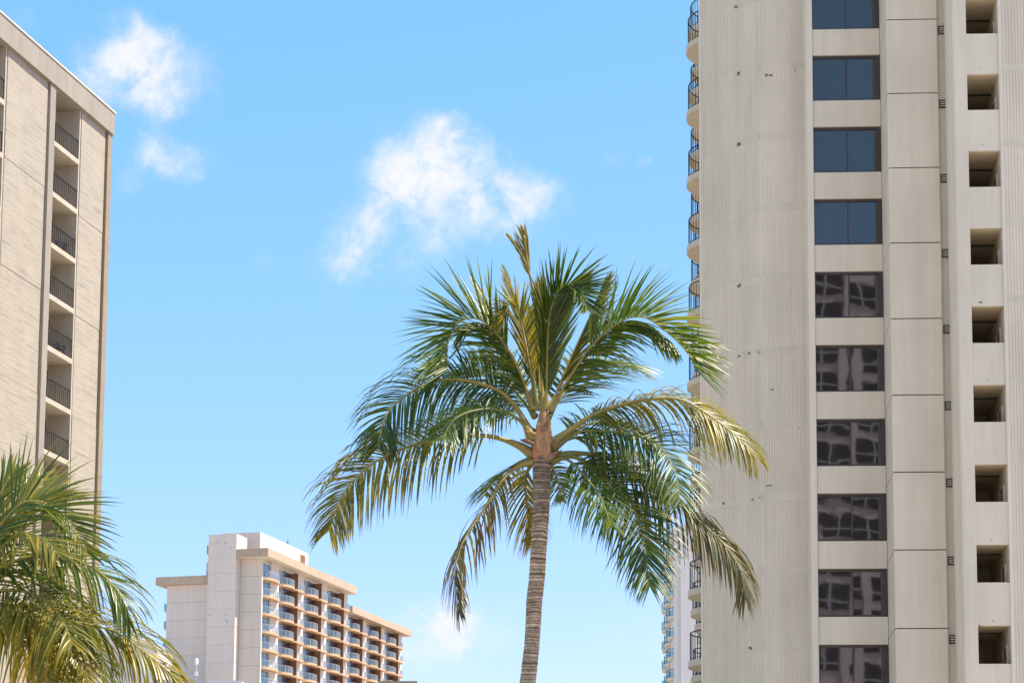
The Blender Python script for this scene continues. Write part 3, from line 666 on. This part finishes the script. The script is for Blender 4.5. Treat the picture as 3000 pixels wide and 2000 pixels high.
def frond(root, pts, leaf='leaf', stalk='rachis', lmax=0.85, bare=0.22, a0=62, a1=16, lift=14, droop=0.9, spacing=0.031, twist=0.0, wid=0.0152, rbase=0.032, base_tint=0.35, hdir=None, tatter=0.06, lean=0.0, nref=None, taper=0.90, tipk=0.62):
    P, LEN = resample(pts, 60)
    T = np.gradient(P, axis=0); T = T/np.linalg.norm(T, axis=1)[:, None]
    H = P[-1]-P[0] if hdir is None else np.array(hdir, float)
    H = np.array([H[0], H[1], 0.0]); H = unit(H)
    side = unit(np.cross(H, ZUP))
    if twist:
        c, s = math.cos(math.radians(twist)), math.sin(math.radians(twist))
        side = unit(side*c + ZUP*s)
    m = MB()
    rad = [1.0*rbase*(1-taper*(i/59)**0.7)*(1+1.0*max(0, 1-i/7)) for i in range(60)]
    m.tube([tuple(p) for p in P], rad, 6)
    fr = put('frond', m.mesh('frond', stalk, True), root)
    V = []; Fc = []; tint = []
    n = int(LEN*(1-bare)/spacing)
    for sd in (-1, 1):
        for i in range(n):
            s = bare+(1-bare)*(i+0.5+RNG.uniform(-.25, .25))/n
            if RNG.random() < tatter: continue
            f = s*59; k = min(int(f), 58); w_ = f-k
            p = P[k]*(1-w_)+P[k+1]*w_; t = unit(T[k]*(1-w_)+T[k+1]*w_)
            S_ = unit(side-t*np.dot(side, t)); N_ = np.cross(S_, t)
            if nref is not None:
                S_ = unit(np.cross(t, np.array(nref, float))); N_ = np.cross(S_, t)
            q = (s-bare)/(1-bare)
            al = math.radians(a0+(a1-a0)*q**1.15+RNG.normal(0, 4.5)); li = math.radians(lift+RNG.normal(0, 7))
            d = math.cos(al)*t + math.sin(al)*(S_*sd*math.cos(li)+N_*math.sin(li)); d[0] += lean
            ln = 1.12*lmax*(0.55+0.45*min(1, q/0.22))*(1-tipk*max(0, (q-0.45)/0.55)**1.6)*RNG.uniform(0.86, 1.08)
            if RNG.random() < 0.05: ln *= RNG.uniform(.4, .8)
            seg = 5; st = ln/seg; ww = wid*RNG.uniform(.8, 1.2)
            b0 = len(V); c = p.copy(); dr = 0.72*droop*RNG.uniform(.75, 1.3)
            tv = min(1, max(0, base_tint+RNG.normal(0, .22)+0.35*max(0, q-.75)))
            kink = RNG.random() < 0.10; 
            for j in range(seg+1):
                wd = unit(t-d*np.dot(t, d)); bn = np.cross(d, wd)
                prof = (0.55, 1.0, 0.95, 0.78, 0.48, 0.03)[j]*ww
                V.append(c+wd*prof+bn*prof*0.45); V.append(c); V.append(c-wd*prof+bn*prof*0.45)
                tint += [min(1, tv+0.10*(j/seg)**2)]*3
                if j < seg:
                    c = c+d*st
                    d = unit(d+np.array([0, 0, -1.0])*dr*st*(1.0+0.5*j)*(2.4 if kink and j == 2 else 1))
            for j in range(seg):
                a = b0+3*j
                Fc += [(a, a+1, a+4, a+3), (a+1, a+2, a+5, a+4)]
    me = bpy.data.meshes.new('leaflets'); me.from_pydata([tuple(v) for v in V], [], Fc); me.materials.append(MAT[leaf])
    at_ = me.attributes.new('tint', 'FLOAT', 'POINT'); at_.data.foreach_set('value', np.array(tint, dtype=np.float32))
    me.polygons.foreach_set('use_smooth', [True]*len(me.polygons)); me.update()
    put('leaflets', me, fr, kind='stuff')
    return fr

def path(px, Y, dy, p=1.3):
    """picture points of a leaf stalk, carried from the crown's own distance Y to Y + dy at the tip"""
    a = np.array(px, float); s = np.r_[0, np.cumsum(np.linalg.norm(np.diff(a, axis=0), axis=1))]; s /= s[-1]
    return [at(x, y, Y+dy*q**p) for (x, y), q in zip(a, s)]

def trunk(root, pts, rads, base_z):
    P, LEN = resample(pts, max(60, int(np.linalg.norm(np.array(pts[0])-np.array(pts[-1]))/0.012)))
    n = len(P); sdist = np.linspace(0, 1, n); R = np.interp(sdist, np.linspace(0, 1, len(rads)), rads)
    m = MB(); seg = 22; rng = np.random.default_rng(3); tint = []; tone = 1.0
    ringlen = 0; nxt = 0; ph = 0; amp = 0.5; tilt = rng.normal(0, 1, 2)
    bulge = np.interp(np.arange(n), np.arange(0, n+60, 60), rng.normal(0, 0.035, len(np.arange(0, n+60, 60))))
    for i in range(n):
        if i >= nxt:
            ringlen = rng.integers(1, 6); nxt = i+ringlen; ph = i; amp = rng.uniform(.3, 1.0); tone = rng.uniform(0.75, 1.25)
        f = (i-ph)/max(1, ringlen); off = amp*(0.075*(1-f) - 0.03)
        for q in range(seg):
            an = 2*math.pi*q/seg; wob = 0.014*math.sin(3*an+i*0.013)+rng.normal(0, .010)
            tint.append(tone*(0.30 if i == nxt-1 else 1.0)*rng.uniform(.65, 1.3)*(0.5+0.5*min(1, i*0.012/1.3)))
            r = R[i]*(1+off+wob+bulge[i]); m.v.append((P[i][0]+r*math.cos(an), P[i][1]+r*math.sin(an), P[i][2]+0.006*math.sin(an*2+i*0.05)))
    for i in range(n-1):
        for q in range(seg): q2 = (q+1) % seg; m.f.append((i*seg+q, i*seg+q2, (i+1)*seg+q2, (i+1)*seg+q))
    m.f.append(tuple((n-1)*seg+q for q in range(seg)))
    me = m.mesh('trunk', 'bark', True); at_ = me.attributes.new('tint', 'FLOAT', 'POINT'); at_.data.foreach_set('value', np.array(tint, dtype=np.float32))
    return put('trunk', me, root)

def crown_base(root, c, top, rb, seed):
    """fibrous sheath round the growing point, with torn flaps and old stalk stubs"""
    rng = np.random.default_rng(seed); c = np.array(c); top = np.array(top); m = MB(); n = 16; seg = 20
    for i in range(n):
        f = i/(n-1)*1.0; p = c+(top-c)*(f*1.3-0.3)
        g = max(0.0, f*1.3-0.3)/1.0; low = min(1.0, (f*1.3)/0.3)
        for q in range(seg):
            an = 2*math.pi*q/seg; r = (rb*(1-min(1, g))**0.8*(0.92+0.14*math.sin(5*an+2*f))*(0.42+0.58*low)+0.036)*(1+rng.normal(0, .06)); m.v.append((p[0]+r*math.cos(an), p[1]+r*math.sin(an), p[2]))
    for i in range(n-1):
        for q in range(seg): q2 = (q+1) % seg; m.f.append((i*seg+q, i*seg+q2, (i+1)*seg+q2, (i+1)*seg+q))
    put('fibre_sheath', m.mesh('fibre_sheath', 'fibre'), root)
    for i in range(24):
        an = rng.uniform(0, 2*math.pi) if i > 7 else math.pi*i/4+rng.normal(0, .2); h = rng.uniform(-0.14, 0.34); d = np.array([math.cos(an), math.sin(an), 0]); pp = c+ZUP*h+d*(rb*0.78-max(0, h)*0.16)
        L_ = rng.uniform(.16, .32); up = rng.uniform(.2, .9); e = pp+unit(d+ZUP*up)*L_; mid = (pp+e)/2+d*0.015; w = rng.uniform(.045, .08); sv = np.cross(d, ZUP)
        k = MB()
        for pt, wf, th in ((pp, 1.0, .022), (mid, 0.8, .016), (e, 0.42, .006)):
            nn = unit(np.cross(sv, unit(e-pp)))
            k.v += [tuple(pt-sv*w*wf-nn*th), tuple(pt+sv*w*wf-nn*th), tuple(pt+sv*w*wf+nn*th), tuple(pt-sv*w*wf+nn*th)]
        for j in range(2):
            a = 4*j
            for q in range(4): q2 = (q+1) % 4; k.f.append((a+q, a+q2, a+4+q2, a+4+q))
        k.f += [(3, 2, 1, 0), (8, 9, 10, 11)]
        put('old_stalk_stub', k.mesh('old_stalk_stub', 'stub' if i % 3 else 'fibre'), root)

def centre_palm():
    Y = 35.0
    tp = [(1588, 1338), (1587, 1400), (1585.6, 1480), (1578.4, 1596), (1572.8, 1691), (1565.6, 1755), (1562.4, 1819), (1558.5, 1883), (1552, 1947), (1545.7, 2000)]
    W = [at(x, y, Y) for x, y in tp]
    g = np.array([W[-1][0]-0.75, Y+0.15, 0.0]); W += [np.array([W[-1][0]-0.22, Y+0.03, W[-1][2]*0.72]), np.array([W[-1][0]-0.48, Y+0.1, W[-1][2]*0.38]), g]
    root = thing('coconut_palm', 'tall coconut palm with curved ringed trunk and full crown in the centre', 'palm tree', tuple(g), group='coconut palms')
    class Sub: pass
    base = Vector(g)
    sub = bpy.data.objects.new('tmp', None)
    kids_before = set(o.name for o in COL.objects)
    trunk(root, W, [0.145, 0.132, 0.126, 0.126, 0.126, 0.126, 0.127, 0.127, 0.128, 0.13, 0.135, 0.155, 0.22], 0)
    crown_base(root, at(1588, 1328, Y), at(1594, 1190, Y), 0.16, 5)
    def fr(px, dy, **k): frond(root, path(px, Y, dy), **k)
    VW, ML, MH, HI = (0, -1, 0.05), (0, -0.85, 0.5), (0, -0.6, 0.8), (0, -0.3, 0.95)
    # spear, not yet opened
    fr([(1592, 1200), (1580, 980), (1563, 863), (1551, 800), (1543, 745), (1536, 690)], 0.05, leaf='leaf_gold', stalk='rachis_gold', lmax=0.46, bare=0.76, a0=12, a1=5, lift=0, droop=0.0, spacing=0.04, nref=VW, rbase=0.026, taper=0.35, lean=-0.12, base_tint=.5)
    fr([(1590, 1200), (1580, 980), (1563, 863), (1546, 784), (1515, 725), (1488, 690)], -0.03, leaf='leaf_gold', stalk='rachis_gold', lmax=0.16, bare=0.76, a0=9, a1=4, lift=0, droop=0.0, spacing=0.03, nref=VW, rbase=0.022, taper=0.45, base_tint=.5, wid=.018)
    # upright young leaves
    fr([(1600, 1200), (1602, 1042), (1609, 930), (1629, 863), (1660, 834), (1696, 848), (1720, 908)], -0.9, lmax=0.92, bare=0.08, a0=24, a1=46, lift=26, droop=0.08, spacing=0.024, wid=0.018, nref=(0.55, -0.85, 0.1), stalk='rachis_gold', base_tint=.2, tatter=.02)
    fr([(1583, 1200), (1578, 1080), (1574, 960), (1576, 890), (1582, 840)], 0.5, lmax=0.66, bare=0.14, a0=18, a1=8, lift=0, droop=0.05, spacing=0.03, nref=VW, base_tint=.5, leaf='leaf_gold')
    fr([(1612, 1195), (1672, 1050), (1728, 925), (1766, 835)], 0.35, lmax=0.80, bare=0.18, a0=34, a1=10, lift=-38, droop=0.06, hdir=(1, 0.25, 0), leaf='leaf_gold', stalk='rachis_gold', base_tint=.26)
    fr([(1612, 1205), (1681, 1086), (1748, 997), (1815, 944), (1860, 928), (1905, 937), (1971, 988), (2018, 1040), (2036, 1078)], -0.7, lmax=0.98, bare=0.34, a0=40, a1=36, lift=44, droop=0.18, tipk=0.3, hdir=(1, -0.2, 0), stalk='rachis_gold', base_tint=.32)
    fr([(1612, 1205), (1681, 1088), (1746, 1000), (1813, 948), (1865, 940), (1915, 960), (1975, 1010)], -0.2, lmax=0.85, bare=0.12, a0=60, a1=30, lift=-45, droop=0.7, hdir=(1, -0.1, 0), base_tint=.24)
    fr([(1562, 1200), (1523, 1090), (1492, 1030), (1451, 972), (1416, 941), (1380, 932), (1342, 948), (1315, 997), (1310, 1085)], -0.6, lmax=1.0, bare=0.36, a0=40, a1=52, lift=50, droop=0.10, tipk=0.15, hdir=(-1, -0.15, 0), stalk='rachis_gold', base_tint=.26, tatter=.03)
    fr([(1562, 1200), (1524, 1092), (1494, 1033), (1455, 980), (1420, 950), (1385, 945), (1350, 965)], -0.2, lmax=0.85, bare=0.12, a0=54, a1=36, lift=-52, droop=0.35, hdir=(-1, -0.1, 0), base_tint=.28)
    fr([(1566, 1200), (1505, 1060), (1462, 960), (1430, 890), (1405, 845)], 0.5, lmax=0.72, bare=0.16, a0=30, a1=10, lift=-30, droop=0.05, hdir=(-1, 0.3, 0), leaf='leaf_gold', stalk='rachis_gold', base_tint=.26)
    fr([(1572, 1200), (1548, 1050), (1522, 920), (1502, 850), (1490, 812)], 0.35, lmax=0.66, bare=0.2, a0=27, a1=9, lift=-42, droop=0.05, leaf='leaf_gold', stalk='rachis_gold', base_tint=.28, hdir=(-1, 0.3, 0))
    fr([(1575, 1200), (1552, 1040), (1528, 935), (1505, 893), (1484, 900), (1472, 955)], -0.5, lmax=0.55, bare=0.25, a0=42, a1=30, lift=45, droop=0.15, leaf='leaf_gold', base_tint=.3, hdir=(-1, -0.4, 0))
    # middle tier, spreading behind and before the heart
    fr([(1605, 1225), (1660, 1140), (1730, 1080), (1800, 1060), (1870, 1085)], 1.5, lmax=0.98, bare=0.12, a0=58, a1=26, lift=6, droop=0.5, base_tint=.33, nref=MH)
    fr([(1568, 1220), (1505, 1140), (1440, 1090), (1380, 1080), (1330, 1105)], 1.4, lmax=0.95, bare=0.10, a0=58, a1=26, lift=8, droop=0.45, base_tint=.36, nref=ML)
    # long arching leaves, left
    fr([(1562, 1290), (1523, 1210), (1474, 1153), (1416, 1127), (1349, 1113), (1282, 1115), (1215, 1142), (1150, 1192), (1121, 1243), (1108, 1310)], -0.4, lmax=1.05, bare=0.22, a0=72, a1=36, lift=4, droop=1.25, leaf='leaf', stalk='rachis_gold', base_tint=.16, spacing=0.030, rbase=.056, nref=ML)
    fr([(1560, 1275), (1510, 1222), (1440, 1198), (1371, 1207), (1326, 1234), (1295, 1285)], -1.2, lmax=0.92, bare=0.18, a0=66, a1=30, lift=0, droop=1.2, base_tint=.18, nref=MH)
    fr([(1562, 1265), (1500, 1215), (1430, 1190), (1350, 1205), (1290, 1245), (1250, 1305)], 1.4, lmax=0.95, bare=0.18, a0=66, a1=30, lift=4, droop=1.0, base_tint=.34, nref=MH)
    fr([(1560, 1330), (1510, 1300), (1416, 1276), (1276, 1288), (1148, 1327), (1059, 1384), (1000, 1455), (965, 1555)], -0.9, lmax=1.08, bare=0.20, a0=68, a1=30, lift=0, droop=1.3, leaf='leaf_gold', stalk='rachis_gold', base_tint=.20, rbase=.048, nref=ML)
    fr([(1565, 1352), (1520, 1365), (1480, 1398), (1442, 1456), (1399, 1518), (1360, 1580), (1337, 1647), (1332, 1700), (1346, 1790)], -1.0, lmax=0.85, bare=0.15, a0=52, a1=16, lift=-18, droop=1.9, leaf='leaf_brown', stalk='rachis_gold', base_tint=.32, tatter=.25, rbase=.036)
    fr([(1560, 1345), (1525, 1352), (1480, 1380), (1440, 1415), (1420, 1450)], 1.3, lmax=0.75, bare=0.10, a0=60, a1=30, lift=0, droop=1.1, base_tint=.33, nref=MH)
    fr([(1562, 1345), (1540, 1400), (1542, 1470), (1552, 1540), (1556, 1590)], 1.3, lmax=0.8, bare=0.10, a0=40, a1=14, lift=-5, droop=1.2, leaf='leaf_gold', base_tint=.5, nref=VW)
    fr([(1605, 1345), (1628, 1390), (1640, 1440), (1644, 1465)], 1.2, lmax=0.5, bare=0.1, a0=50, a1=20, lift=-5, droop=1.2, base_tint=.3, nref=VW)
    # long arching leaves, right
    fr([(1612, 1305), (1681, 1252), (1748, 1211), (1837, 1182), (1926, 1167), (1993, 1171), (2056, 1202), (2127, 1252), (2176, 1296), (2212, 1340)], -0.3, lmax=1.0, bare=0.20, a0=70, a1=26, lift=-4, droop=1.2, leaf='leaf_gold', stalk='rachis_gold', base_tint=.30, rbase=.054, nref=MH)
    fr([(1618, 1318), (1690, 1268), (1750, 1262), (1820, 1268), (1885, 1283), (1932, 1307), (1965, 1355), (1984, 1408), (1992, 1470)], -1.2, lmax=1.0, bare=0.18, a0=66, a1=32, lift=4, droop=0.9, base_tint=.18, nref=(0, -0.7, 0.7))
    fr([(1616, 1312), (1670, 1270), (1730, 1240), (1800, 1235), (1870, 1260), (1915, 1305)], 1.4, lmax=0.95, bare=0.18, a0=66, a1=30, lift=4, droop=1.0, base_tint=.34, nref=MH)
    fr([(1616, 1315), (1680, 1282), (1750, 1290), (1830, 1320), (1890, 1370), (1930, 1430)], 0.6, lmax=0.92, bare=0.18, a0=66, a1=30, lift=0, droop=1.3, base_tint=.32, nref=MH, leaf='leaf_gold')
    fr([(1612, 1350), (1667, 1329), (1738, 1331), (1786, 1346), (1858, 1389), (1930, 1437), (1992, 1480), (2049, 1527), (2121, 1594), (2169, 1671), (2183, 1750)], -0.6, lmax=1.0, bare=0.14, a0=62, a1=15, lift=-10, droop=1.6, leaf='leaf_brown', stalk='rachis', base_tint=.22, rbase=.046, nref=MH)
    fr([(1612, 1346), (1668, 1332), (1735, 1372), (1800, 1425), (1856, 1499), (1880, 1561), (1896, 1657), (1904, 1715)], -1.3, lmax=1.05, bare=0.15, a0=58, a1=24, lift=6, droop=0.6, base_tint=.18, rbase=.032, nref=ML)
    fr([(1614, 1345), (1680, 1340), (1760, 1375), (1830, 1440), (1880, 1505)], 0.9, lmax=1.0, bare=0.18, a0=62, a1=24, lift=0, droop=1.4, leaf='leaf_gold', base_tint=.32, nref=MH)
    fr([(1612, 1348), (1660, 1345), (1710, 1390), (1760, 1460), (1790, 1540)], -1.7, lmax=0.9, bare=0.18, a0=56, a1=22, lift=0, droop=1.2, leaf='leaf', base_tint=.3, nref=ML)
    # parts were laid out in world space: bring them into the palm's own space
    for o in root.children: o.location = (-base.x, -base.y, -base.z)
centre_palm()

def left_palm():
    Y = 26.0
    cb = (-90, 1770)
    c = at(-90, 1790, Y)
    g = np.array([c[0]-0.5, Y+0.3, 0.0])
    root = thing('coconut_palm', 'leafy coconut palm cut off by the left edge, fronds before the beige block', 'palm tree', tuple(g), group='coconut palms')
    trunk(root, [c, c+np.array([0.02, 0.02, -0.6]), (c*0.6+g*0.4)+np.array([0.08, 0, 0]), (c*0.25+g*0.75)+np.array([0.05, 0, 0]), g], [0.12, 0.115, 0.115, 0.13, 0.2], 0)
    crown_base(root, at(-90, 1775, Y), at(-86, 1600, Y), 0.16, 8)
    def fr(px, dy, **k):
        k['base_tint'] = k.get('base_tint', .35)+0.05; k.setdefault('spacing', 0.036); k.setdefault('tatter', 0.10); frond(root, path(px, Y, dy), **k)
    VW, ML, MH = (0, -1, 0.05), (0, -0.85, 0.5), (0, -0.6, 0.8)
    fr([(-75, 1700), (-40, 1620), (0, 1540), (53, 1482), (96, 1467), (144, 1480), (206, 1532), (255, 1615)], -0.3, lmax=0.80, bare=0.14, a0=54, a1=26, lift=12, droop=0.35, stalk='rachis_gold', base_tint=.4, nref=ML)
    fr([(-80, 1690), (-40, 1560), (-8, 1470), (20, 1410), (40, 1380)], 0.3, lmax=0.62, bare=0.14, a0=38, a1=16, lift=8, droop=0.2, stalk='rachis_gold', base_tint=.45, nref=VW)
    fr([(-75, 1700), (-30, 1590), (25, 1505), (80, 1462), (130, 1446), (190, 1440)], 0.6, lmax=0.72, bare=0.14, a0=48, a1=16, lift=10, droop=0.25, base_tint=.2, nref=ML, leaf='leaf_gold')
    fr([(-80, 1720), (-30, 1640), (20, 1590), (70, 1560), (130, 1580), (175, 1630)], -0.8, lmax=0.9, bare=0.12, a0=58, a1=28, lift=6, droop=0.6, base_tint=.16, nref=MH, leaf='leaf_gold')
    fr([(-80, 1720), (-40, 1600), (0, 1520), (60, 1450), (110, 1400)], 0.9, lmax=0.66, bare=0.12, a0=46, a1=18, lift=6, droop=0.3, base_tint=.35, nref=ML)
    fr([(-75, 1745), (-30, 1685), (40, 1645), (96, 1630), (158, 1625), (239, 1647), (297, 1680), (344, 1728), (368, 1775), (378, 1815)], -0.5, lmax=0.84, bare=0.12, a0=66, a1=12, lift=2, droop=1.3, stalk='rachis_gold', base_tint=.30, nref=MH)
    fr([(-75, 1750), (-20, 1705), (50, 1670), (120, 1682), (190, 1740), (232, 1805)], 0.7, lmax=0.95, bare=0.12, a0=66, a1=26, lift=4, droop=1.1, base_tint=.36, nref=MH)
    fr([(-70, 1760), (-20, 1735), (50, 1728), (120, 1752), (180, 1812), (212, 1890)], -0.9, lmax=0.92, bare=0.12, a0=66, a1=26, lift=2, droop=1.2, base_tint=.18, nref=MH, leaf='leaf_gold')
    fr([(-70, 1785), (-20, 1815), (72, 1819), (191, 1819), (287, 1834), (344, 1853), (407, 1896), (470, 1947), (515, 1982), (545, 2012)], -0.4, lmax=0.92, bare=0.10, a0=68, a1=12, lift=-2, droop=1.4, leaf='leaf_gold', stalk='rachis_gold', base_tint=.26, nref=MH)
    fr([(-65, 1795), (0, 1832), (48, 1860), (96, 1912), (134, 1968), (160, 2030), (168, 2110)], -1.0, lmax=0.9, bare=0.18, a0=52, a1=18, lift=-4, droop=1.3, leaf='leaf_gold', stalk='rachis_gold', base_tint=.55, rbase=.052, nref=ML)
    fr([(-65, 1790), (0, 1800), (60, 1830), (130, 1890), (190, 1960), (230, 2060)], 0.8, lmax=0.95, bare=0.10, a0=62, a1=24, lift=0, droop=1.2, leaf='leaf_gold', base_tint=.33, nref=MH)
    fr([(-70, 1770), (10, 1770), (100, 1780), (190, 1810), (270, 1880), (310, 1970)], 0.9, lmax=0.95, bare=0.10, a0=66, a1=24, lift=0, droop=1.3, base_tint=.33, nref=MH)
    fr([(-70, 1775), (0, 1785), (90, 1800), (170, 1850), (230, 1930), (260, 2010)], -0.7, lmax=0.95, bare=0.10, a0=66, a1=24, lift=0, droop=1.3, base_tint=.36, nref=MH, leaf='leaf_gold')
    fr([(-70, 1740), (-10, 1650), (60, 1600), (140, 1600), (210, 1640), (250, 1700)], 1.0, lmax=0.95, bare=0.10, a0=64, a1=26, lift=4, droop=0.9, base_tint=.18, nref=MH, leaf='leaf_gold')
    for k_, (dx, dy_, dz) in enumerate(((-300, -420, 1.2), (-420, -200, -1.0), (-520, 60, 0.8), (-380, 260, -0.9), (-150, -480, 1.8), (-260, 120, 2.0), (-180, -300, -1.8))):
        x0, y0 = -105, 1740
        fr([(x0, y0), (x0+dx*.3, y0+dy_*.3-90), (x0+dx*.65, y0+dy_*.65-100), (x0+dx, y0+dy_)], dz, lmax=0.72, bare=0.15, a0=62, a1=18, lift=8, droop=1.1)
    for o in root.children: o.location = (-g[0], -g[1], -g[2])
left_palm()
